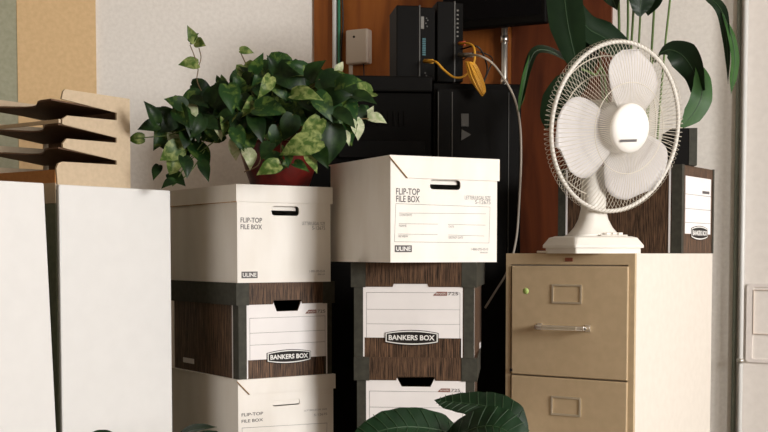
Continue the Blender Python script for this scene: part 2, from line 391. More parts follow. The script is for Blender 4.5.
# ------------------------------------------------------------------ archive boxes
def uline_box(label, loc, rz, w, d, h, kind, group, marks):
    """white flip-top cardboard file box; loc = front left bottom corner"""
    t = thing('file_box', label, 'box', loc, rz, group)
    fc = lambda px, py: face(px, py, loc, rz)
    th = .0035; hb = h-th
    bm = bmesh.new()
    hole = marks.get('hole'); holes = []
    if hole:
        (xa, za), (xb, zb) = fc(hole[0], hole[3]), fc(hole[2], hole[1])
        holes = [rrect(xa, za, xb, zb, (zb-za)*.35)]
    plate(bm, [(0,0),(w,0),(w,hb),(0,hb)], holes, 0, th)
    box(bm, 0,d-th,0,w,d,hb); box(bm, 0,th,0,th,d-th,hb); box(bm, w-th,th,0,w,d-th,hb); box(bm, th,th,0,w-th,d-th,th)
    body = obj('body', bm, 'white_card', t)
    if marks.get('tab'):      # closed hand-hole flap / folded-in flap
        bm = bmesh.new(); x0,z0,x1,z1 = xa+.001,za+.003,xb-.001,zb-.0005
        if marks['tab'] == 'closed': plate(bm, rrect(x0,z0,x1,z1,(z1-z0)*.3), (), .0015, .004)
        else: 
            plate(bm, rrect(xa+.002,zb-(zb-za)*.45,xb-.002,zb+.004,.002), (), th+.010, th+.013)
        obj('handle_flap', bm, 'white_card', body)
    # lid: top sheet, front flap and side flaps
    ov = .005; e = .004
    bm = bmesh.new(); box(bm, -e,-e,hb,w+ov,d+e,h)
    fh = marks['flap']
    if kind == 'full':
        plate(bm, [(-e,hb-fh),(w+ov,hb-fh),(w+ov,hb),(-e,hb)], (), -e, -.0005)
        box(bm, -e,-.0005,hb-fh,-.0005,d+e,hb); box(bm, w+.0005,-.0005,hb-fh,w+ov,d+e,hb)
    else:
        c = marks['cut']
        plate(bm, [(-e,hb),(c,hb-fh),(w+ov,hb-fh*1.02),(w+ov,hb)], (), -e, -.0005)
        box(bm, w+.0005,-.0005,hb-fh,w+ov,d*.9,hb)
    lid = obj('lid', bm, 'white_card', t)
    if kind != 'full':
        bm = bmesh.new(); tube(bm, [(-e,-e*.6,hb),(c,-e*.6,hb-fh)], .0019, 6); obj('cut_edge', bm, 'card_edge', lid); bm = bmesh.new(); tube(bm, [(w+ov,-e*.6,hb),(w+ov,-e*.6,hb-fh)], .0014, 6); obj('cut_edge', bm, 'card_edge', lid)
    else:
        bm = bmesh.new(); tube(bm, [(-e,-e,hb-fh),(-e,d,hb-fh)], .0012, 6); obj('cut_edge', bm, 'card_edge', lid)
    y = -.0006
    for s, xl, yb, xr, yt, mi, bold in marks['text']:
        bm = bmesh.new()
        (xa, za), (xb, zb) = fc(xl, yb), fc(xr, yt)
        text_into(bm, s, xa, za, xb, zb, y, mi, bold)
        obj('lettering', bm, ['ink_grey','ink_light'], t)
    xl, yb, xr, yt = marks['logo']; (xa, za), (xb, zb) = fc(xl, yb), fc(xr, yt)
    bm = bmesh.new(); plate(bm, [(xa,za),(xb,za),(xb,zb),(xa,zb)], (), -.0005, 0); lg = obj('logo', bm, 'ink_grey', t)
    bm = bmesh.new(); m_ = (zb-za)*.2; text_into(bm, 'ULINE', xa+m_, za+m_, xb-m_, zb-m_, -.0008, 0, .02); obj('logo_lettering', bm, 'ink_white', lg)
    if marks.get('lines'):
        bm = bmesh.new()
        for x0,y0,x1,y1 in marks['lines']:
            a, b = fc(x0,y0), fc(x1,y1); tube(bm, [(a[0],-.0001,a[1]),(b[0],-.0001,b[1])], .0005, 4)
        obj('form_lines', bm, 'ink_light', t)
    return t

def bankers_box(label, loc, rz, w, d, h, group, mk):
    t = thing('storage_box', label, 'box', loc, rz, group)
    fc = lambda px, py: face(px, py, loc, rz)
    lh = mk.get('lid', .062); e = .005; in_ = .008
    th = .004; hb = h-lh+.02
    holes = []
    if mk.get('hole'):
        holes = [[fc(*p) for p in mk['hole']]]
    bm = bmesh.new(); z1 = h-.004
    plate(bm, [(in_,0),(w-in_,0),(w-in_,z1),(in_,z1)], holes, .004, .004+th)
    box(bm, in_,d-th-in_,0,w-in_,d-in_,z1); box(bm, in_,.008,0,in_+th,d-in_-th,z1); box(bm, w-in_-th,.008,0,w-in_,d-in_-th,z1); box(bm, in_+th,.008,0,w-in_-th,d-in_-th,th)
    obj('body', bm, 'woodgrain_print', t)
    # lid
    cw = mk.get('corner', .033); lz = h-lh
    bm = bmesh.new(); lh_holes = []
    if mk.get('hole'):
        xs = [p[0] for p in holes[0]]; 
        lo = [(-e+e,lz),(min(xs)-.002,lz),(min(xs)+.001,lz+.010),(max(xs)-.001,lz+.010),(max(xs)+.002,lz),(w,lz),(w,h-.003),(0,h-.003)]
    elif mk.get('notch'):
        a_, b_ = fc(mk['notch'][0],300)[0], fc(mk['notch'][1],300)[0]
        lo = [(0,lz),(a_,lz),(a_+.003,lz+.008),(b_-.003,lz+.008),(b_,lz),(w,lz),(w,h-.003),(0,h-.003)]
    else: lo = [(0,lz),(w,lz),(w,h-.003),(0,h-.003)]
    plate(bm, lo, (), 0, .003); box(bm, 0,.003,h-.003,w,d,h); box(bm, 0,0,h-.003,w,.003,h)
    lid = obj('lid', bm, 'woodgrain_print', t)
    bm = bmesh.new()
    for sg in (0,1):
        bm.free(); bm = bmesh.new(); a_x, b_x = ((-.0015,cw),(w-cw,w+.0015))[sg]
        plan = [(-.0015,d),(-.0015,-.0015),(cw,-.0015),(cw,0),(0,0),(0,d)]
        if sg: plan = [(w-p[0],p[1]) for p in plan]
        prism(bm, plan, lz-.001, h); obj('lid_edging', bm, 'olive_band', lid, label='olive grey edging on the lid'); bm = bmesh.new()
    # corner posts of the body
    bm = bmesh.new(); pw = mk.get('post', .030)
    for sg in (0,1):
        plan = [(in_-.0018,.034),(in_-.0018,.0022),(pw+in_*.4,.0022),(pw+in_*.4,.004),(in_,.004),(in_,.034)]
        if sg: plan = [(w-p[0],p[1]) for p in plan]
        prism(bm, plan, 0, min(lz+.004,h-.001)); obj('corner_strip', bm, 'olive_band', t, label='olive grey corner strip'); bm = bmesh.new()
    for a_x, y_a, y_b, z_a, z_b, nm_ in ((in_-.0019,.036,.040,0,min(lz+.002,h-.001),'side_stripe'),(w-in_,.036,.040,0,min(lz+.002,h-.001),'side_stripe'),(w-in_,d-.09,d-.05,.002,.018,'side_sticker'),(in_-.0019,d-.14,d-.07,.02,.034,'side_sticker')):
        box(bm, a_x,y_a,z_a,a_x+.0019,y_b,z_b); obj(nm_, bm, 'label_white', t); bm = bmesh.new()
    # label
    xl, xr = mk['label']; 
    XL = fc(xl, mk['lt'])[0]; XR = fc(xr, mk['lt'])[0]; ZB = fc(xl, mk['lb'])[1]; fr = .0035
    ZT = lz+.006
    bm = bmesh.new()
    hl = []
    plate_o = [(XL,0.001),(XL+fr,0.001),(XL+fr,ZB),(XR-fr,ZB),(XR-fr,0.001),(XR,0.001),(XR,ZT)]
    if mk.get('hole'):
        hp = holes[0]; zb_ = min(p[1] for p in hp); a0 = min(p[0] for p in hp); a1 = max(p[0] for p in hp)
        i0 = min(p[0] for p in hp if p[1] < zb_+.002); i1 = max(p[0] for p in hp if p[1] < zb_+.004)
        plate_o += [(a1,ZT),(i1,zb_),(i0,zb_),(a0,ZT)]
    elif mk.get('notch'):
        plate_o += [(b_,ZT),(b_-.003,lz+.010),(a_+.003,lz+.010),(a_,ZT)]
    plate_o += [(XL,ZT)]
    plate(bm, plate_o, (), .0016 if not mk.get('notch') else .0014, .0028)
    lb = obj('label', bm, 'label_white', t)
    bm = bmesh.new(); yy = .0013
    def ln(x0,z0,x1,z1): tube(bm, [(x0,yy,z0),(x1,yy,z1)], .0005, 4)
    zs = [fc(xl, y)[1] for y in mk['lines']]
    X0, X1 = XL+.009, XR-.007
    for z in zs: ln(X0,z,X1,z)
    ln(X0,ZB,X0,zs[0]); ln(X1,ZB,X1,zs[0])
    obj('label_lines', bm, 'ink_light', lb)
    x0,y0,x1,y1 = mk['tab']; (xa,za),(xb,zb) = fc(x0,y1), fc(x1,y0)
    bm = bmesh.new(); plate(bm, [(xa,za),(xb,za),(xb,zb),(xa+(zb-za),zb)], (), .0005, .0014); obj('label_tab', bm, 'ink_brown', lb)
    bm = bmesh.new(); text_into(bm, 'BANKERS', xa+.007, za+.0022, xb-.002, zb-.0022, .0003, 1); obj('lettering', bm, ['ink_grey','ink_white'], lb); bm = bmesh.new(); text_into(bm, '725', xb+.003, za+.001, xb+.003+(xb-xa)*.72, zb-.0005, .0003, 0)
    obj('lettering', bm, ['ink_grey','ink_white'], lb)
    if mk.get('badge'):
        x0,y0,x1,y1 = mk['badge']; (xa,za),(xb,zb) = fc(x0,y1), fc(x1,y0); cx, cz = (xa+xb)/2, (za+zb)/2
        badge(t, cx, cz, (xb-xa)/2, (zb-za)/2, -.0006)
    return t
def badge(t, cx, cz, a, b, y):
    def shp(k):
        n = 12; aa, bb = a-k, b-k; pts = []
        for i in range(n+1): u = -1+2*i/n; pts.append((cx-u*aa, cz+bb*(.62+.38*(1-u*u))))
        for i in range(n+1): u = -1+2*i/n; pts.append((cx+u*aa, cz-bb*(.62+.38*(1-u*u))))
        return pts
    bm = bmesh.new()
    k = b*.11
    plate(bm, shp(0), (), y, y+.0025, 0); plate(bm, shp(k*.8), (), y-.0004, y, 1); plate(bm, shp(k*2.2), (), y-.0008, y-.0004, 0)
    bg = obj('badge', bm, ['ink_black','ink_white'], t)
    bm = bmesh.new(); text_into(bm, 'BANKERS BOX', cx-a*.86, cz-b*.34, cx+a*.86, cz+b*.34, y-.0012, 0, .03); obj('badge_lettering', bm, 'ink_white', bg)

# ---- left stack
rzL = R(34); uL = Vector((math.cos(rzL), math.sin(rzL), 0))
YL = 3.10
def corner(px, py, Y): return P(px, py, Y)
zA1 = P(237,184,YL).z; zA0 = P(237,283,YL).z
c = P(237.5,284,YL); locA = Vector((c.x, c.y, zA0))
tA = ('FLIP-TOP',240.5,222.5,262,217.8,0,.012), ('FILE BOX',240.5,229.2,262,224.6,0,.012), ('LETTER/LEGAL SIZE',302,225.0,325,222,1,0), ('S-12675',312,229.6,325,226.4,1,0), ('1-800-295-5510',309.5,272.3,324.7,270,1,0), ('uline.com',317.5,275,324.7,273,1,0)
uline_box('plain white flip-top file box under the potted trailing plant', locA, rzL, .284, .42, zA1-zA0, 'full', 'file boxes in the left stack',
    dict(hole=(271.5,206.5,299,215.4), tab='in', flap=.042, text=tA, logo=(241.5,278.3,257.5,271.5)))
zB0 = P(237,380,YL).z
c = P(236.5,284,YL); locB = Vector((c.x, c.y, zB0))
bankers_box('woodgrain storage box between the two white boxes of the left stack', locB, rzL, .298, .42, zA0-zB0, 'file boxes in the left stack',
    dict(hole=((273.5,300),(277,311.5),(298,310.5),(301.5,300)), label=(247,327.5), lt=330, lb=360.5, lines=(318.5,333.5,345.5), tab=(305.5,309.6,316.5,313.6), badge=(267,348.2,310.8,364.6), lid=.058, corner=.036, post=.026))
hL = zB0; n3 = zA1-zA0
c = P(238,381,YL); zC0 = zB0-.262; locC = Vector((c.x, c.y, zC0))
tC = ('FLIP-TOP',241.5,416.6,263,411.6,0,.012), ('FILE BOX',241.5,423,263,418,0,.012), ('LETTER/LEGAL SIZE',304,411.5,327,408,1,0), ('S-12675',314,416,327,412.6,1,0), ('1-800-295-5510',309,470,324,468,1,0)
uline_box('white flip-top file box under the woodgrain box, cut by the bottom edge', locC, rzL, .292, .425, .262, 'cut', 'file boxes in the left stack',
    dict(hole=(272.7,398.8,299.8,406.6), tab='closed', flap=.036, cut=.032, text=tC, logo=(241.5,474,257.5,468),
         lines=((242,428,327,423),(242,428,243,466),(327,423,326,458),(246,440,322,434))))
# plain boxes below carry the stack down to the floor (out of frame)
def plain_box(label, loc, rz, w, d, h, group):
    t = thing('carton', label, 'box', loc, rz, group)
    bm = bmesh.new(); box(bm, 0,0,0,w,d,h-.05); bevel(bm,.002,1); obj('body', bm, 'white_card', t)
    bm = bmesh.new(); box(bm, -.004,-.004,h-.05,w+.004,d+.004,h); bevel(bm,.002,1); obj('lid', bm, 'white_card', t)
k = zC0/2
for i in range(2): plain_box('added unseen white carton carrying the left stack of file boxes', (locC.x,locC.y,k*(1-i)), rzL, .292, .38, k, 'added unseen cartons under the left stack')

# ---- right stack
rzU = R(26)
YR = 2.98
zU1 = P(393,155,YR).z; zU0 = P(389,262.5,YR).z
c = P(390.5,200,YR); locU = Vector((c.x, c.y, zU0))
tU = (('FLIP-TOP',396,194.6,419.7,188.6,0,.012), ('FILE BOX',396,202,419.7,196,0,.012), ('LETTER/LEGAL SIZE',464.7,199.4,490.5,196.2,1,0), ('S-12675',475,204,490.5,200.4,1,0),
      ('CONTENTS',399.5,216,412,214,1,0), ('NAME',399,226.8,406.5,224.6,1,0), ('DATE',448.6,227.6,454,225.6,1,0), ('REVIEW',398.5,237.4,408,235.2,1,0), ('DESTROY DATE',448.6,238.6,463,236.4,1,0),
      ('1-800-295-5510',471,250.4,488,248,1,0), ('uline.com',480,253.2,487.5,251.4,1,0))
uline_box('white flip-top file box with printed form, topmost of the right stack', locU, rzU, .310, .375, zU1-zU0, 'cut', 'file boxes in the right stack',
    dict(hole=(430,180.4,460.5,189.3), tab='in', flap=.052, cut=.046, text=tU, logo=(394.7,252.2,411.8,245.3),
         lines=((395.8,203.6,490,207),(490,207,489,243),(489,243,394.4,241.7),(394.4,241.7,395.8,203.6),(399,213,486,213.8),(399,223.6,438,224.2),(448,224.4,485.5,225.2),(398,234,437.5,234.6),(448,235,484,236))))
YB = 3.10; rzB = R(-8)
zD1 = zU0; zD0 = P(351,356.8,YB).z
c = P(351.5,284,YB); locD = Vector((c.x, c.y, zD0))
bankers_box('woodgrain storage box with BANKERS BOX badge, directly under the white box of the right stack', locD, rzB, .324, .385, zD1-zD0, 'file boxes in the right stack',
    dict(notch=(392.5,428.5), label=(363,462.6), lt=310, lb=337.5, lines=(292.4,309.2,323.8), tab=(433,291.8,447,295.6), badge=(385,330.2,438.5,345), lid=.064, corner=.037, post=.028))
zE0 = zD0-.25; c = P(354.5,358,YB-.005); locE = Vector((c.x,c.y,zE0)); rzE = R(-6)
bankers_box('woodgrain storage box at the foot of the photo, partly hidden by broad glossy leaves', locE, rzE, .318, .385, .25, 'file boxes in the right stack',
    dict(hole=((397,377.5),(401.5,386.6),(430.5,386.8),(434.5,377.5)), label=(366,465.5), lt=390, lb=431, lines=(391,407,421), tab=(437.5,388.6,450,392), lid=.060, corner=.039, post=.030))
k = zE0/3
for i in range(3): plain_box('added unseen white carton carrying the right stack of storage boxes', (locE.x,locE.y,k*(2-i)), rzE, .318, .385, k, 'added unseen cartons under the right stack')

# ------------------------------------------------------------------ beige filing cabinet
cu_ = R(-34)                                   # front runs to the right and towards the camera
cc = P(635,253.4,3.10); CW = .378; CD = .612
ca = Vector((cc.x-CW*math.cos(cu_), cc.y-CW*math.sin(cu_), 0)); CT = cc.z
t = thing('filing_cabinet', 'beige metal filing cabinet carrying the white fan', 'cabinet', ca, cu_)
fcC = lambda px, py: face(px, py, ca, cu_)
bm = bmesh.new(); 
box(bm, 0,.012,0,CW,CD,CT); bevel(bm,.003,2); obj('body', bm, 'cabinet_beige_lit', t, label='side and top of the cabinet, beige lightened to look brightly lit')
bm = bmesh.new(); box(bm, 0,0,CT-.030,CW,.012,CT); box(bm, 0,0,0,.014,.012,CT-.030); box(bm, CW-.018,0,0,CW,.012,CT-.030); box(bm, .014,0,0,CW-.018,.012,.07)
obj('front_frame', bm, 'cabinet_beige', t)
z1 = fcC(560,266)[1]; zb = fcC(629,380.8)[1]; pitch = z1-zb+.004
xL = fcC(512.5,300)[0]; xR = fcC(628.6,300)[0]
for i in range(4):
    zt = z1-i*pitch; z0 = zt-(z1-zb)
    bm = bmesh.new(); box(bm, xL,-.006,z0,xR,.012,zt); bevel(bm,.0025,2); dr = obj('drawer', bm, 'cabinet_beige', t)
    s = i*pitch
    (a, b), (c_, d_) = fcC(553,303.2), fcC(583,284.6)
    bm = bmesh.new(); plate(bm, rrect(a,b-s,c_,d_-s,.002), [rrect(a+.005,b-s+.005,c_-.005,d_-s-.005,.001)], -.009, -.006); obj('label_holder', bm, 'brushed', dr)
    bm = bmesh.new(); plate(bm, rrect(a+.004,b-s+.004,c_-.004,d_-s-.004,.001), (), -.0066, -.0058); obj('label_card', bm, 'cabinet_beige', dr)
    (a, b), (c_, d_) = fcC(541,330), fcC(589,324.5); zc = (b+d_)/2-s
    bm = bmesh.new(); pts = [(a,-.006,zc),(a+.003,-.028,zc),(a+.012,-.033,zc),(c_-.012,-.033,zc),(c_-.003,-.028,zc),(c_,-.006,zc)]
    tube(bm, catmull(pts,5), .0065, 10)
    for x in (a,c_): box(bm, x-.007,-.009,zc-.009,x+.007,-.006,zc+.009)
    hd = obj('handle', bm, 'chrome', dr, label='chrome drawer handle')
    bm = bmesh.new(); box(bm, a+.02,-.0405,zc-.004,c_-.02,-.038,zc+.004); obj('handle_inlay', bm, 'brushed', hd)
    bm = bmesh.new(); box(bm, xL-.004,-.007,z0+.006,xL+.004,-.002,z0+.014); obj('latch', bm, 'ink_black', dr)
    if i == 0:
        x, z = fcC(527,291); bm = bmesh.new(); lathe(bm, [(0,.0006),(.0085,.0006),(.0085,0)], 20, Matrix.Translation((x,-.006,z))@Matrix.Rotation(R(90),4,'X')); obj('round_sticker', bm, 'dot_green', dr, label='pale green round sticker')
x, z = fcC(569,259.6); bm = bmesh.new(); box(bm, x-.011,-.002,z-.005,x+.011,0,z+.005); obj('maker_plate', bm, 'ink_brown', t)

# ------------------------------------------------------------------ box behind the fan, square to the cabinet
kk = (680.5-384)/F; s_ = (kk*cc.y-cc.x)/(math.sin(-cu_)-kk*math.cos(cu_))
so = Vector((cc.x+math.sin(-cu_)*s_+.001, cc.y+math.cos(cu_)*s_, CT)); sr = R(56)
dS = face(713.5,250,so,sr)[0]; hS = P(681,164,so.y).z-CT; LS = .385
t = thing('storage_box', 'dark woodgrain storage box with narrow end label, on the beige cabinet behind the fan', 'box', so, sr)
fs = lambda px, py: face(px, py, so, sr)
bm = bmesh.new(); box(bm, .002,.002,0,dS-.002,LS-.002,hS-.001); bevel(bm,.001,1); obj('body', bm, 'woodgrain_print', t)
for sx, w_ in ((0,.036),(1,.024)):
    for sy, l_ in ((0,.030),(1,.024)):
        plan = [(0,l_),(0,0),(w_*.5 if sy==0 else w_,0),(w_*.5 if sy==0 else w_,.003),(.003,.003),(.003,l_)]
        plan = [((dS-p[0]) if sx else p[0], (LS-p[1]) if sy else p[1]) for p in plan]
        bm = bmesh.new(); prism(bm, plan, 0, hS); obj('corner_strip', bm, 'olive_band', t, label='olive grey corner strip')
for y in (.034, LS-.030):
    bm = bmesh.new(); box(bm, .0003,y,.001,.002,y+.005,hS-.002); obj('side_stripe', bm, 'label_white', t)
(a,b),(c_,d_) = fs(685.3,233.6), fs(711.3,179.5)
bm = bmesh.new(); box(bm, a,.0005,b,c_,.002,d_); lb = obj('label', bm, 'label_white', t)
for y in (194,208.5,222.5):
    zz_ = fs(685,y)[1]; bm = bmesh.new(); box(bm, a,.0,zz_,c_,.0006,zz_+.0014); obj('label_line', bm, 'ink_light', lb)
x,z = fs(706,193); bm = bmesh.new(); box(bm, x-.03,-.0002,z-.003,x+.03,.0005,z+.005); obj('label_tab', bm, 'ink_grey', lb)
(a,b),(c_,d_) = fs(691,240), fs(707.5,226.3); badge(t, (a+c_)/2, (b+d_)/2, (c_-a)/2, (d_-b)/2, -.0008)
# dark binder on top of it
bo = P(672,164,so.y+.06); bo.z = CT+hS; br = R(-4)
t = thing('binder', 'dark binder with grey-green spine standing on the woodgrain box behind the fan', 'binder', bo, br)
fd = lambda px, py: face(px, py, bo, br)
wD = fd(697,150)[0]; x8 = fd(689,150)[0]; hD = fd(690,128)[1]
bm = bmesh.new(); box(bm, 0,0,0,x8,.20,hD); obj('cover', bm, 'black_plastic', t)
bm = bmesh.new(); box(bm, x8,-.002,0,wD,.20,hD); obj('spine', bm, 'olive_band', t, label='grey-green spine')

# ------------------------------------------------------------------ fan
fb = P(593,250,3.225); fz = R(26)              # base turned to the right
t = thing('desk_fan', 'white oscillating desk fan with wire grille on the beige cabinet', 'fan', (fb.x, fb.y, CT), fz)
bw, bd = .113, .078
def rbox_loft(bm, levels, n=5, smooth=True):
    rings = []
    for hx, hy, r, z in levels:
        pts = rrect(-hx,-hy,hx,hy,r,n); rings.append([bm.verts.new((p[0],p[1],z)) for p in pts])
    for A, B in zip(rings, rings[1:]):
        m_ = len(A)
        for k in range(m_): f = bm.faces.new((A[k],A[(k+1)%m_],B[(k+1)%m_],B[k])); f.smooth = smooth
    bm.faces.new(rings[0][::-1]); bm.faces.new(rings[-1])
bm = bmesh.new(); rbox_loft(bm, [(bw-.006,bd-.006,.006,0),(bw-.006,bd-.006,.006,.014),(bw,bd,.007,.015),(bw,bd,.007,.022),(bw-.010,bd-.010,.014,.042),(bw-.022,bd-.020,.014,.046)], 3, False)
obj('base', bm, 'fan_plastic', t)
zn = P(590,205,3.28).z-CT
bm = bmesh.new()
lv = [(.078,.050,.03,.046),(.066,.044,.03,.052),(.050,.038,.028,.070),(.038,.032,.024,.092),(.032,.028,.022,.12),(.031,.028,.022,zn+.10)]
rbox_loft(bm, lv); obj('neck', bm, 'fan_plastic', t)
bm = bmesh.new(); box(bm, -.02,-.062,.046,.07,-.048,.050); bevel(bm,.002,1)
obj('switch_panel', bm, 'fan_plastic', t)
for i in range(3):
    bm = bmesh.new(); box(bm, .0+i*.02,-.060,.050,.014+i*.02,-.050,.056); bevel(bm,.001,1); obj('button', bm, 'chrome', t)
# head
yaw = R(31.5); tilt = R(8)
hc = P(617,127.5,3.165)
ax = Vector((math.sin(yaw)*math.cos(tilt), -math.cos(yaw)*math.cos(tilt), -math.sin(tilt)))
side = Vector((math.cos(yaw), math.sin(yaw), 0)); up = side.cross(-ax)*1.0
up = ax.cross(side)*-1 if ax.cross(side).z < 0 else ax.cross(side)
HM = Matrix(((side.x,up.x,ax.x,hc.x),(side.y,up.y,ax.y,hc.y),(side.z,up.z,ax.z,hc.z),(0,0,0,1)))
LM = (Matrix.Translation(t.location)@Matrix.Rotation(fz,4,'Z')).inverted()@HM      # head frame in fan frame
RG = .221
def hp(r, a, z): return LM@Vector((r*math.cos(a), r*math.sin(a), z))
bm = bmesh.new(); tube(bm, [hp(RG,2*math.pi*k/96,0) for k in range(96)], .0055, 8, True); obj('grille_ring', bm, 'fan_plastic', t)
NR = 112
bm = bmesh.new()
prof = [(.052,.050),(.10,.049),(.16,.043),(.205,.030),(.221,.016),(.226,.006),(RG,.0)]
pf = [(p.x,p.y) for p in catmull([Vector((a,b,0)) for a,b in prof],3)]
for k in range(NR):
    a = 2*math.pi*k/NR; tube(bm, [hp(r,a,z) for r,z in pf], .00072, 4)
for r,z in ((.118,.048),): tube(bm, [hp(r,2*math.pi*k/72,z) for k in range(72)], .0011, 5, True)
for r,z in ((.054,.050),): tube(bm, [hp(r,2*math.pi*k/72,z) for k in range(72)], .003, 6, True)
obj('front_grille', bm, 'fan_wire', t)
bm = bmesh.new()
prof = [(RG,0),(.228,-.010),(.226,-.022),(.208,-.040),(.15,-.060),(.09,-.068),(.065,-.070)]
pf = [(p.x,p.y) for p in catmull([Vector((a,b,0)) for a,b in prof],3)]
for k in range(NR):
    a = 2*math.pi*(k+.5)/NR; tube(bm, [hp(r,a,z) for r,z in pf], .00072, 4)
for r,z in ((.185,-.0485),(.135,-.064)): tube(bm, [hp(r,2*math.pi*k/72,z) for k in range(72)], .0018, 5, True)
obj('rear_grille', bm, 'fan_wire', t)
bm = bmesh.new(); lathe(bm, [(.0,.061),(.045,.060),(.061,.056),(.065,.050),(.065,.045),(.0,.045)], 40, LM); cap = obj('badge_cap', bm, 'cap_plastic', t)
bm = bmesh.new()
z0_ = .0790
vs = [bm.verts.new(LM@Vector(q)) for q in ((-.040,-.037,.0607),(.018,-.033,.0607),(.018,-.026,.0612),(-.040,-.030,.0612))]
bm.faces.new(vs); bmesh.ops.solidify(bm, geom=bm.faces[:], thickness=-.0012); obj('maker_plate', bm, 'ink_light', cap)
bm = bmesh.new(); lathe(bm, [(0,.034),(.03,.034),(.056,.026),(.066,.008),(.066,-.02),(.0,-.02)], 40, LM); hub = obj('hub', bm, 'fan_blade', t)
def blade(a0):
    bm = bmesh.new(); nr, na = 12, 10; grid = []
    for i in range(nr+1):
        u = i/nr; r = .050+u*.160
        half = (.048+.064*math.sin(min(1,u*1.02)**.8*math.pi*.62))*(1 if u < .55 else math.sqrt(max(0,1-((u-.55)/.45)**2)))
        half = max(half,.003)
        row = []
        for j in range(na+1):
            v = -1+2*j/na; s = v*half*1.12; ang = a0+math.atan2(s, r)*1.0+.12*u
            rr = math.hypot(r, s*.55)
            z = .004+ v*(.018-.006*u)+ .004*(v*v)
            row.append(bm.verts.new(LM@Vector((rr*math.cos(ang), rr*math.sin(ang), z))))
        grid.append(row)
    for i in range(nr):
        for j in range(na): bm.faces.new((grid[i][j],grid[i+1][j],grid[i+1][j+1],grid[i][j+1]))
    bmesh.ops.recalc_face_normals(bm, faces=bm.faces[:]); bmesh.ops.solidify(bm, geom=bm.faces[:], thickness=.0018)
    return obj('blade', bm, 'fan_blade', t, smooth=True)
for a in (72,190,302): blade(R(a))
bm = bmesh.new(); lathe(bm, [(0,-.072),(.060,-.072),(.070,-.082),(.068,-.12),(.052,-.145),(.0,-.155)], 32, LM)
obj('motor_housing', bm, 'fan_plastic', t)
# fan cord
cable('power_cord', [Vector((fb.x-.09,fb.y+.02,CT+.004)), Vector((fb.x-.125,fb.y+.01,CT+.004)), Vector((fb.x-.145,fb.y+.04,CT+.004))], .003, 'fan_wire', 'short pale cord end beside the fan base')

# ------------------------------------------------------------------ white cabinets at left
rp = math.atan2(.79,.61)
p0 = P(59,184.5,2.88); p1x = face(171,250,p0,rp)[0]
def pan(px,py): return face(px,py,p0,rp)
PZ = P(59,184.3,2.88).z
t = thing('tall_cabinet', 'tall white-fronted cabinet under the desk organizer, beside the left box stack', 'cabinet', (p0.x,p0.y,0), rp)
Dp = .42
bm = bmesh.new(); box(bm, .0,.012,0,p1x,Dp,PZ-.012); bevel(bm,.002,1); obj('body', bm, 'green_enamel', t)
bm = bmesh.new(); box(bm, 0,0,0,p1x,.012,PZ-.0); bevel(bm,.003,2); obj('front_panel', bm, 'white_enamel', t)
bm = bmesh.new(); box(bm, 0,.012,PZ-.012,p1x,Dp,PZ); obj('top_panel', bm, 'white_enamel', t)
bm = bmesh.new(); box(bm, -.001,.0125,PZ-.045,0,Dp,PZ); obj('top_band', bm, 'tan_tray', t)
# front cabinet: nearer, leaning by a degree or so
q0 = P(44,183,2.78)
lean = R(1.5)
QZ = P(44,183,2.78).z
xq = face(-60,250,q0,rp)[0]
t = thing('tall_cabinet', 'tall white-fronted cabinet cut by the left edge of the photo', 'cabinet', (q0.x,q0.y,0), rp)
bm = bmesh.new(); sh = .032
box(bm, xq,.012,0,0,.42,QZ)
for v in bm.verts: v.co.x += (QZ-v.co.z)/QZ*sh*2.0
bevel(bm,.002,1); obj('body', bm, 'green_enamel', t)
bm = bmesh.new(); box(bm, xq,0,0,0,.012,QZ)
for v in bm.verts: v.co.x += (QZ-v.co.z)/QZ*sh*2.0
bevel(bm,.003,2); obj('front_panel', bm, 'white_enamel', t)

# ------------------------------------------------------------------ desk organizer
t = thing('desk_organizer', 'tan tiered letter tray standing on the white cabinets', 'letter tray', (p0.x,p0.y,PZ), rp)
go = Vector((p0.x,p0.y,PZ)); y_s = .030
n_ = Vector((math.sin(rp), -math.cos(rp), 0))
def g(px, py):
    p = on_plane(px, py, go-n_*y_s, n_)-go; return (p.x*math.cos(rp)+p.y*math.sin(rp), p.z)
zz = lambda X, Y: (X/3.6, 80+Y/3.6)
def gz(X, Y): return g(*zz(X,Y))
base_r = gz(470,385)[0]
out = [gz(228,40), gz(236,33), gz(467,68), (gz(470,385)[0],0.0), (gz(208,376)[0],0.0), gz(203,318), gz(210,300), gz(225,294),
       gz(420,305), gz(420,290), gz(240,247), gz(227,243), gz(226,228), gz(240,211),
       gz(420,226), gz(420,208), gz(235,162), gz(224,158), gz(225,140), gz(242,128),
       gz(420,145), gz(420,118), gz(222,68)]
bm = bmesh.new(); plate(bm, out, (), y_s, y_s+.006); obj('side_panel', bm, 'tan_tray', t)
off = .30
bm = bmesh.new(); plate(bm, out, (), y_s+off, y_s+off+.006); obj('side_panel', bm, 'tan_tray', t)
# slanted shelves
def shelf(pa, pb, m, dz=0., th=.004, lip=None, front=0.):
    (xa,za),(xb,zb) = pa, pb
    bm = bmesh.new(); ya, yb = y_s+.006, y_s+off
    n = 14; top = []; 
    for i in range(n+1):
        f = i/n; y = ya+(yb-ya)*f
        s = 0.
        if front: 
            s = front*(1-math.cos(2*math.pi*min(1,max(0,(f-.12)/.76))))*.5
        zs_ = (zb-za)/(xb-xa)*s
        top.append((bm.verts.new((xa+s,y,za+zs_)), bm.verts.new((xb,y,zb)), bm.verts.new((xb,y,zb+th)), bm.verts.new((xa+s,y,za+zs_+th))))
    for A, B in zip(top, top[1:]):
        for k in range(4): bm.faces.new((A[k],A[(k+1)%4],B[(k+1)%4],B[k]))
    bm.faces.new(top[0]); bm.faces.new(top[-1][::-1])
    bmesh.ops.recalc_face_normals(bm, faces=bm.faces[:])
    return obj('tray', bm, m, t)
shelf(gz(190,72), gz(425,116), 'brown_tray', front=.05)
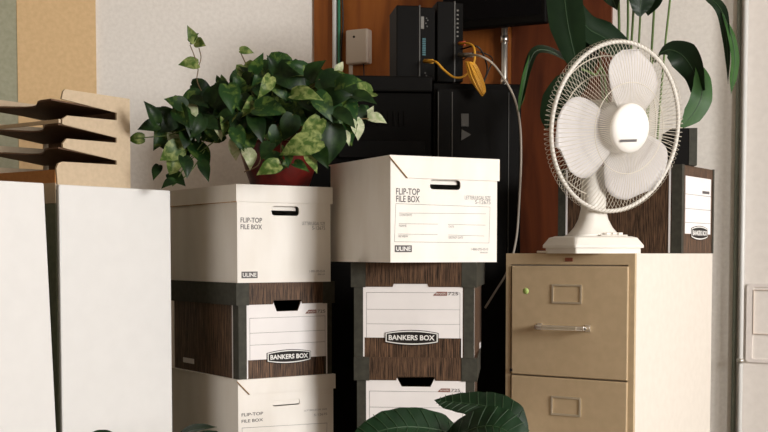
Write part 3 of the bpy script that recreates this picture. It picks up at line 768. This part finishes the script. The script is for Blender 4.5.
shelf(gz(215,160), gz(425,208), 'brown_tray', front=.05)
shelf(gz(215,246), gz(425,290), 'brown_tray', front=.05)
# lips of the trays: thin tan edges in front of the lower trays
(xa,za) = gz(216,150)
bm = bmesh.new(); box(bm, xa-.004,y_s,za-.003,xa+.002,y_s+off,za+.006); obj('tray_lip', bm, 'tan_tray', t)
bm = bmesh.new(); box(bm, gz(205,376)[0],y_s+.006,0,base_r,y_s+off,.006); obj('bottom_tray', bm, 'tan_tray', t)
xb_, zb_ = gz(203,322); 
bm = bmesh.new(); box(bm, xb_,y_s+.006,0.006,xb_+.005,y_s+off,zb_); obj('front_rail', bm, 'rust_tray', t, label='rust-brown front rail')
bx_ = base_r-.030; un = Vector((math.cos(rp), math.sin(rp), 0)); hb_ = on_plane(48.5,150,go+un*bx_,un)-go
yb_ = hb_.dot(-n_)
bm = bmesh.new(); box(bm, bx_,y_s+.006,.006,bx_+.004,yb_,gz(420,112)[1]); obj('back_panel', bm, 'brown_tray', t)

# ------------------------------------------------------------------ plants
ROWS = [(0,.08,-.06),(.07,.32,-.12),(.17,.45,-.07),(.31,.50,0),(.46,.45,0),(.61,.35,0),(.76,.22,0),(.9,.085,0),(1,.0,0)]
def heart_leaf(bm, base, tip, nrm, wf=.85, fold=.18, curl=.15, mi=0):
    base = Vector(base); tip = Vector(tip); d = tip-base; L = d.length; d.normalize()
    s = d.cross(nrm); s.normalize(); n = s.cross(d); n.normalize()
    prev = None
    tw = random.uniform(-.12,.12)
    for t_, w, back in ROWS:
        c = base+d*(t_*L)+n*(math.sin(t_*math.pi)*curl*L*.6)
        row = []
        for u in (-1,-.55,0,.55,1):
            off_ = s*(u*w*wf*L)+n*(fold*abs(u)*w*L-curl*u*u*w*L*.5+tw*u*w*L)+d*(back*L*abs(u)**1.5 if back else 0)
            row.append(bm.verts.new(c+off_))
        if w == 0:
            for v in row[1:]: bm.verts.remove(v)
            for a in range(4):
                f = bm.faces.new((prev[a],prev[a+1],row[0])); f.smooth = True; f.material_index = mi
        elif prev:
            for a in range(4):
                f = bm.faces.new((prev[a],prev[a+1],row[a+1],row[a])); f.smooth = True; f.material_index = mi
        prev = row
rnd = random.Random(11)
# pot
pc = P(280,184,3.30); potY = 3.30
pz = zA1+.0
t = thing('potted_pothos', 'bushy variegated trailing plant in dark red pot on the left box stack', 'plant', (pc.x,pc.y,pz))
rp_ = .118
bm = bmesh.new(); lathe(bm, [(0,0),(.076,0),(.080,.004),(.094,.045),(.106,.085),(.113,.108),(.118,.112),(.118,.124),(.110,.124),(.104,.108),(.0,.104)], 48)
obj('pot', bm, 'red_pot', t)
bm = bmesh.new(); lathe(bm, [(0,.112),(.06,.110),(.103,.106)], 24); obj('soil', bm, 'soil', t)
pl = t.location.copy()
crown = Vector((0,0,.12))
fol = bmesh.new(); st = bmesh.new()
MS = ['pothos_dark','pothos_mid','pothos_lime','pothos_cream']
def petiole(a, b, sag=.03, r=.0016, mi=0):
    m_ = (a+b)*.5+Vector((0,0,sag)); tube(st, catmull([a,m_,b],4), r, 5, mi=mi)
def L(bx,by,tx,ty,Y,dY=-.02,mi=1,wf=.85,nx=0,nz=.3,fold=.18,curl=.15,stem=True):
    a = P(bx,by,Y)-pl; b = P(tx,ty,Y+dY)-pl
    heart_leaf(fol, a, b, Vector((nx+rnd.uniform(-.15,.15),-1,nz)), wf, fold, curl, mi)
    if stem:
        c_ = crown+Vector((rnd.uniform(-.05,.05),rnd.uniform(-.05,.05),-.005)); petiole(c_, a)
def LC(cx,cy,ln,ang,Y,**k):      # centre, length px, direction of the tip (0 right, 90 down)
    dx, dy = math.cos(R(ang))*ln/2, math.sin(R(ang))*ln/2
    L(cx-dx,cy-dy,cx+dx,cy+dy,Y,**k)
# the top shoot
L(195,42,187,25,3.25,mi=2,wf=.55,stem=False); L(196,42,206,46,3.25,mi=2,wf=.8,stem=False,nz=.1); L(198,64,178,65,3.25,mi=2,wf=.75,nz=.5,stem=False); L(190,42,199,33,3.26,mi=1,wf=.6,stem=False)
for seg in ([(214,112),(202,92),(197,80),(198,68),(194,55),(190,45)],[(198,68),(201,58),(199,48)],[(210,108),(196,100),(185,97)]):
    tube(st, catmull([P(x,y,3.25)-pl for x,y in seg],5), .0014, 5)
hand = [ # cx cy len ang Y mi
 (247,52,16,10,3.2,2),(222,80,13,260,3.25,2),(218,79,10,250,3.22,1),(203,89,26,20,3.2,0),(163,115,30,215,3.15,0),(160,139,30,120,3.12,1),(136,139,18,175,3.1,2),
 (176,145,26,75,3.10,3),(194,111,20,60,3.08,3),(190,99,26,160,3.1,1),(205,103,30,120,3.12,0),(213,131,28,70,3.06,1),(219,134,16,70,3.05,3),(201,157,34,60,3.1,1),
 (172,167,26,100,3.1,2),(156,173,18,110,3.12,0),(178,180,22,40,3.1,0),(243,145,36,80,3.04,1),(235,150,24,85,3.03,3),(255,85,34,150,3.1,1),(262,72,20,200,3.15,2),
 (283,73,42,35,3.1,1),(292,82,44,40,3.05,0),(272,112,38,10,3.02,1),(250,110,30,140,3.05,2),(262,100,30,100,3.1,0),(300,105,26,150,3.0,1),(318,110,40,30,3.0,0),
 (324,108,36,60,2.98,1),(338,88,44,25,3.05,0),(345,98,40,10,3.08,0),(340,67,14,300,3.2,3),(342,78,22,10,3.15,2),(356,130,24,80,3.1,3),(378,121,20,15,3.1,3),
 (345,139,18,60,3.08,3),(370,112,16,300,3.15,3),(330,145,44,95,3.0,0),(300,148,48,160,2.92,2),(311,135,40,120,2.94,2),(270,158,24,190,2.96,1),(278,165,30,350,2.95,1),
 (268,170,28,155,2.93,2),(312,165,22,60,2.95,2),(232,118,36,150,3.08,0),(225,105,30,30,3.1,0),(280,90,30,60,3.05,1),(305,80,34,330,3.1,1),(322,80,30,20,3.12,0),
 (242,95,30,200,3.12,1),(288,128,30,110,3.0,0),(258,130,34,70,3.02,0),(275,138,26,100,3.0,1),(350,110,30,60,3.1,1),(361,118,26,80,3.12,0),(246,75,26,230,3.15,0)]
for cx,cy,ln,an,Y,mi in hand:
    LC(cx,cy,ln*.92,an,Y+.06,mi=mi,wf=rnd.uniform(.56,.78),fold=rnd.uniform(.1,.45),curl=rnd.uniform(.1,.35),nx=rnd.uniform(-.1,.7),nz=rnd.uniform(0,.7),dY=rnd.uniform(-.03,.02), stem=cx>212)
for seg in ([(250,125),(225,135),(200,152),(186,165),(178,178)],[(235,120),(200,118),(178,117),(165,118)],[(230,125),(190,128),(170,135),(150,137),(136,138)],[(205,150),(190,172),(172,186)],[(225,120),(205,140),(190,158),(176,160)],[(262,150),(258,165),(244,172)],[(285,130),(270,150),(266,168)]):
    tube(st, catmull([P(x,y,3.15)-pl for x,y in seg],5), .0016, 5, mi=rnd.choice((0,1)))
# random filler inside the bush
for i in range(190):
    a = rnd.uniform(0,2*math.pi); rr = math.sqrt(rnd.random()); 
    cx = 288+78*rr*math.cos(a); cy = 112+38*rr*math.sin(a)
    if cy > 134 and abs(cx-280) < 55: cy -= 30
    if cy < 78-.1*(cx-290) and cx < 245: cy += 15
    Y = rnd.uniform(3.1,3.42)
    LC(cx,cy,rnd.uniform(18,32),rnd.uniform(-20,200),Y,mi=rnd.choices((0,1,2),(5,4,1.6))[0],fold=rnd.uniform(.1,.5),curl=rnd.uniform(.1,.4),wf=rnd.uniform(.55,.8),nx=rnd.uniform(-.5,.8),nz=rnd.uniform(0,1),dY=rnd.uniform(-.04,.03), stem=i%3==0)
for i in range(42):
    f = rnd.random(); cx = 222-f*62+rnd.uniform(-10,10); cy = 112+f*14+rnd.uniform(-16,26+f*8)
    LC(cx,cy,rnd.uniform(16,28),rnd.uniform(20,170),rnd.uniform(3.12,3.25),mi=rnd.choices((0,1,2),(6,3,.4))[0],wf=rnd.uniform(.6,.85),nx=rnd.uniform(-.5,.8),nz=rnd.uniform(0,1),stem=False)
for cx,cy,ln,an,mi in ((258,62,22,300,1),(270,64,20,250,0),(296,66,24,200,1),(318,70,26,310,0),(350,84,28,350,1),(365,100,26,20,0),(150,112,26,240,0),(148,128,22,170,0),(175,103,24,200,1),(185,168,22,80,0),
    (168,185,16,150,0),(205,172,22,70,0),(214,92,24,300,0),(236,82,22,250,1),(248,160,22,80,3),(240,140,26,70,1),(196,128,26,120,0),(184,118,24,60,1),(330,128,34,70,0),(296,120,34,40,1),(230,100,30,80,1),(308,98,32,10,2),
    (264,88,26,120,2),(345,120,28,40,0),(286,158,22,80,1),(266,152,20,120,0),(302,168,18,30,1),(322,158,26,60,0)):
    LC(cx,cy,ln,an,rnd.uniform(2.98,3.12),mi=mi,wf=rnd.uniform(.5,.72),fold=rnd.uniform(.2,.5),curl=rnd.uniform(.1,.35),nx=rnd.uniform(-.3,.8),nz=rnd.uniform(0,.8),stem=False)
obj('foliage', fol, MS, t); obj('stems', st, ['stem_brown','stem_green'], t)

# broad blade: centreline points with half widths
def paddle(bm, pts, ws, nrm, fold=.25, n=6, mi=0, mirib=1, und=.0, ribs=True):
    pts = catmull(pts, n); m_ = len(pts); prev = None; W = []
    for i in range(m_):
        f = i/(m_-1)*(len(ws)-1); k = min(int(f), len(ws)-2); W.append(ws[k]+(ws[k+1]-ws[k])*(f-k))
    nl = len(pts); nrm = nrm if isinstance(nrm, list) else [nrm,nrm]
    for i, p in enumerate(pts):
        d = (pts[min(i+1,nl-1)]-pts[max(i-1,0)]).normalized(); f = i/(nl-1)
        nn = Vector(nrm[0]).lerp(Vector(nrm[-1]), f); s = d.cross(nn).normalized(); n_ = s.cross(d).normalized()
        row = []
        for u in (-1,-.75,-.5,-.25,0,.25,.5,.75,1):
            h = fold*abs(u)*W[i]-fold*.5*u*u*W[i]+ und*W[i]*math.sin(i*1.25+abs(u)*3)*abs(u)
            row.append(bm.verts.new(p+s*(u*W[i])+n_*h))
        if prev:
            for a in range(8):
                q = bm.faces.new((prev[a],prev[a+1],row[a+1],row[a])); q.smooth = True; q.material_index = mi
        prev = row
    if ribs: tube(bm, [p for p in pts], .0022, 5, r1=.0006, mi=mirib)

# tall plant behind the cabinet
pt = P(640,0,3.88); pt.z = 0
t = thing('bird_of_paradise', 'tall plant with broad paddle leaves rising behind the fan', 'plant', (pt.x-.02,pt.y+.02,0)); q = t.location.copy()
bm = bmesh.new(); lathe(bm, [(0,0),(.070,0),(.085,.15),(.09,.17),(.098,.17),(.098,.19),(.088,.19),(.0,.18)], 32); obj('pot', bm, 'clay_pot', t)
fol = bmesh.new(); st = bmesh.new()
def PP(x,y,Y): return P(x,y,Y)-q
def pd(pts, ws, nrm, mi=0, **k): paddle(fol, [PP(*p) for p in pts], ws, nrm, mi=mi, mirib=2, **k)
# hanging leaf, upper left of the fan
pd([(563,-45,3.7),(564,-10,3.66),(568,25,3.64),(576,60,3.64),(580,74,3.64)], [.02,.055,.055,.03,.0], Vector((-.35,-1,.1)))
pd([(572,-5,3.72),(585,25,3.7),(603,37,3.7),(620,48,3.7),(632,62,3.7)], [.01,.045,.055,.04,.0], Vector((.2,-1,.35)))
# narrow arching leaf
pd([(575,66,3.68),(560,56,3.66),(545,50,3.64),(534,53,3.63),(527,72,3.63),(522,95,3.63),(519,112,3.63)], [.012,.028,.026,.018,.015,.014,.0], [Vector((.3,-.6,1)),Vector((-.9,-.6,.1))])
pd([(530,56,3.635),(525,76,3.625),(521,98,3.625),(518,112,3.625)], [.004,.012,.012,.0], Vector((.6,-.8,.1)), mi=1)  # lit strip of the same leaf, painted brighter
# dark leaf left of the grille
pd([(580,72,3.6),(566,84,3.6),(556,100,3.6),(549,118,3.6),(546,130,3.6)], [.01,.04,.045,.03,.0], Vector((-.6,-1,.2)))
pd([(600,30,3.75),(585,60,3.75),(575,85,3.75),(572,110,3.75)], [.01,.04,.04,.0], Vector((-.2,-1,.2)))
# leaves at top over the stems
pd([(617,10,3.66),(612,-4,3.66),(606,-30,3.66)], [.0,.03,.05], Vector((-.3,-1,.1)), und=.05)
pd([(643,-50,3.62),(643,-25,3.61),(641,0,3.60),(640,12,3.60),(641,17,3.60)], [.05,.055,.040,.02,.0], Vector((.1,-1,.3)), und=.06)
pd([(655,-40,3.68),(653,-15,3.68),(650,5,3.68),(648,16,3.68)], [.04,.05,.03,.0], Vector((-.3,-1,.2)))
# curling leaf right of the fan
pd([(659,54,3.60),(670,50,3.59),(683,56,3.57),(694,72,3.56),(699,92,3.56)], [.004,.035,.045,.035,.028], [Vector((-.2,-.8,.8)),Vector((-.9,-.5,.2))])
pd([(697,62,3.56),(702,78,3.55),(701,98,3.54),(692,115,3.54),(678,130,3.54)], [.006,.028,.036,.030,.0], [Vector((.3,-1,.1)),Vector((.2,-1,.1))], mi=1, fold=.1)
# leaf at top right
pd([(700,-6,3.50),(712,0,3.47),(722,12,3.45),(726,35,3.44),(728,60,3.44),(728,84,3.44)], [.01,.020,.016,.012,.008,.0], [Vector((0,-.6,1)),Vector((-.8,-.6,0))])
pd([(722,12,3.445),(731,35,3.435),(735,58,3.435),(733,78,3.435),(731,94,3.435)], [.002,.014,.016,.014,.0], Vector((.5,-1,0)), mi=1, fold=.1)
pd([(665,-40,3.6),(680,-22,3.56),(697,-8,3.52),(712,0,3.5)], [.01,.03,.03,.01], Vector((-.2,-.6,.8)))
obj('leaves', fol, ['paddle_leaf','paddle_leaf_lit','rib_green'], t)
base = Vector((0,0,.18))
for i,(pts,r) in enumerate((([(619,20,3.75),(616,-10,3.7),(610,-40,3.68)],.0045),([(634,0,3.72),(636,-25,3.68)],.004),([(640,20,3.7),(642,-20,3.64)],.0035),([(654,10,3.78),(658,-20,3.72),(660,-42,3.66)],.004),([(628,20,3.8),(622,-40,3.75)],.004),
    ([(600,60,3.8),(582,30,3.76),(566,-30,3.72)],.004),([(606,90,3.8),(594,75,3.74),(578,68,3.68)],.0035),([(650,80,3.78),(655,62,3.68),(660,54,3.60)],.0035),([(670,0,3.72),(690,-20,3.6),(703,-6,3.50)],.0035))):
    bot = base+Vector((math.cos(i*2.3)*.04, math.sin(i*2.3)*.04, 0)); first = PP(*pts[0])
    mid = bot.lerp(first,.55)+Vector((0,.0,0)); mid.y = max(mid.y, bot.y*.6)
    tube(st, catmull([bot, mid]+[PP(*p) for p in pts],5), r, 7)
obj('stems', st, 'stem_green', t)

# foreground plant: broad glossy ribbed leaves
fp = P(470,300,2.45); 
t = thing('broadleaf_plant', 'dark green plant with broad glossy leaves in front of the box stacks', 'plant', (fp.x, fp.y, 0)); q = t.location.copy()
bm = bmesh.new(); lathe(bm, [(0,0),(.10,0),(.13,.22),(.14,.24),(.15,.24),(.15,.27),(.135,.27),(.0,.25)], 32); obj('pot', bm, 'clay_pot', t)
fol = bmesh.new(); st = bmesh.new()
def ribbed(pts, ws, nrm, up=.003):
    pts3 = [PP(*p) for p in pts]; paddle(fol, pts3, ws, nrm, fold=.22, n=8, mi=0, mirib=1, und=.03)
    cs = catmull(pts3, 8); m_ = len(cs); nrm = nrm if isinstance(nrm, list) else [nrm,nrm]
    for i in range(3, m_-4, 3):
        d = (cs[i+1]-cs[i-1]).normalized(); f = i/(m_-1); nn = Vector(nrm[0]).lerp(Vector(nrm[-1]), f); s = d.cross(nn).normalized(); n_ = s.cross(d).normalized()
        ff = f*(len(ws)-1); k = min(int(ff), len(ws)-2); w = ws[k]+(ws[k+1]-ws[k])*(ff-k)
        for sg in (-1,1):
            a = cs[i]+n_*.0006; b = cs[i]+s*(sg*w*.92)+d*(w*.45)+n_*(.22*.92*w-.11*.85*w+.0006)
            c_ = (a+b)*.5+n_*(.22*.46*w*.3)
            tube(fol, catmull([a,c_,b],3), .0008, 4, mi=1)
ribbed([(470,448,2.42),(445,432,2.38),(415,427,2.36),(388,429,2.34),(364,438,2.33),(345,450,2.33)], [.008,.038,.046,.042,.028,.0], [Vector((-.1,-.8,.7)),Vector((-.3,-.8,.7))])
ribbed([(526,445,2.50),(512,418,2.50),(492,408,2.52),(470,404,2.55),(448,402,2.58),(434,400,2.60)], [.012,.038,.044,.036,.022,.0], [Vector((.2,-.7,.8)),Vector((0,-.7,.7))])
ribbed([(430,456,2.40),(455,438,2.34),(480,427,2.30),(500,428,2.28),(518,440,2.27),(530,458,2.27)], [.01,.034,.045,.045,.030,.0], [Vector((0,-.8,.7)),Vector((.3,-.8,.6))])
ribbed([(430,450,2.44),(420,436,2.42),(405,432,2.40),(385,440,2.38)], [.01,.05,.05,.0], Vector((0,-.7,.8)))
obj('leaves', fol, ['glossy_leaf','rib_green'], t)
for i,p in enumerate(((462,437,2.42),(530,440,2.52),(440,446,2.40),(430,450,2.44))):
    b = Vector((math.cos(i*1.7)*.04, math.sin(i*1.7)*.04, .26)); e_ = PP(*p); tube(st, catmull([b, b.lerp(e_,.5)+Vector((0,0,.06)), e_],6), .005, 7, r1=.003)
obj('stems', st, 'stem_green', t)

# small plant at the lower left, only leaf tips in frame
fp = P(160,300,2.62)
t = thing('leafy_plant', 'low plant with green leaf tips in front of the left box stack', 'plant', (fp.x, fp.y, 0)); q = t.location.copy()
bm = bmesh.new(); lathe(bm, [(0,0),(.08,0),(.11,.2),(.12,.2),(.12,.23),(.105,.23),(.0,.21)], 28); obj('pot', bm, 'clay_pot', t)
fol = bmesh.new(); st = bmesh.new()
def rp2(pts, ws, nrm, mi=0): paddle(fol, [PP(*p) for p in pts], ws, nrm, fold=.2, n=6, mi=mi, mirib=1, und=.04)
rp2([(172,446,2.62),(186,432,2.60),(200,428,2.58),(217,427,2.56)], [.008,.018,.014,.0], Vector((0,-.6,.9)))
rp2([(165,455,2.62),(190,444,2.60),(210,440,2.58),(222,446,2.56)], [.01,.03,.03,.0], Vector((0,-.6,.9)))
rp2([(125,460,2.6),(112,438,2.58),(100,433,2.57),(88,434,2.56)], [.008,.014,.010,.0], Vector((0,-.6,.9)))
obj('leaves', fol, ['glossy_leaf','rib_green'], t)
for i,p in enumerate(((172,446,2.62),(165,455,2.62),(125,460,2.6))):
    b = Vector((math.cos(i*2)*.03, math.sin(i*2)*.03, .22)); e_ = PP(*p); tube(st, catmull([b, b.lerp(e_,.5)+Vector((0,0,.05)), e_],6), .004, 7, r1=.0025)
obj('stems', st, 'stem_green', t)

# ------------------------------------------------------------------ light
def area(name, loc, target, size, sy, power, col):
    l = bpy.data.lights.new(name, 'AREA'); l.shape = 'RECTANGLE'; l.size = size; l.size_y = sy; l.energy = power; l.color = col
    o = bpy.data.objects.new(name, l); C.objects.link(o); o.location = loc
    o.rotation_euler = (Vector(target)-Vector(loc)).to_track_quat('-Z','Y').to_euler(); return o
area('window_light', (SX-.03,-.45,2.15), (SX-.88,.50,2.02), 1.5, 1.3, 235, (1,.985,.97))
w = bpy.data.worlds.new('World'); bpy.context.scene.world = w; w.use_nodes = True
w.node_tree.nodes['Background'].inputs[0].default_value = (1,.70,.42,1); w.node_tree.nodes['Background'].inputs[1].default_value = .25

cam = bpy.data.cameras.new('Camera'); co = bpy.data.objects.new('Camera', cam); C.objects.link(co)
co.location = (0,0,H); co.rotation_euler = (R(90)-PIT,0,0)
cam.sensor_width = 36; cam.lens = F/768*36; cam.shift_y = (PY0-216)/768; cam.clip_start = .05
bpy.context.scene.camera = co
sc_ = bpy.context.scene
sc_.view_settings.view_transform = 'Standard'; sc_.view_settings.look = 'None'; sc_.view_settings.gamma = 1; sc_.view_settings.use_curve_mapping = False
sc_.view_settings.exposure = 0.08
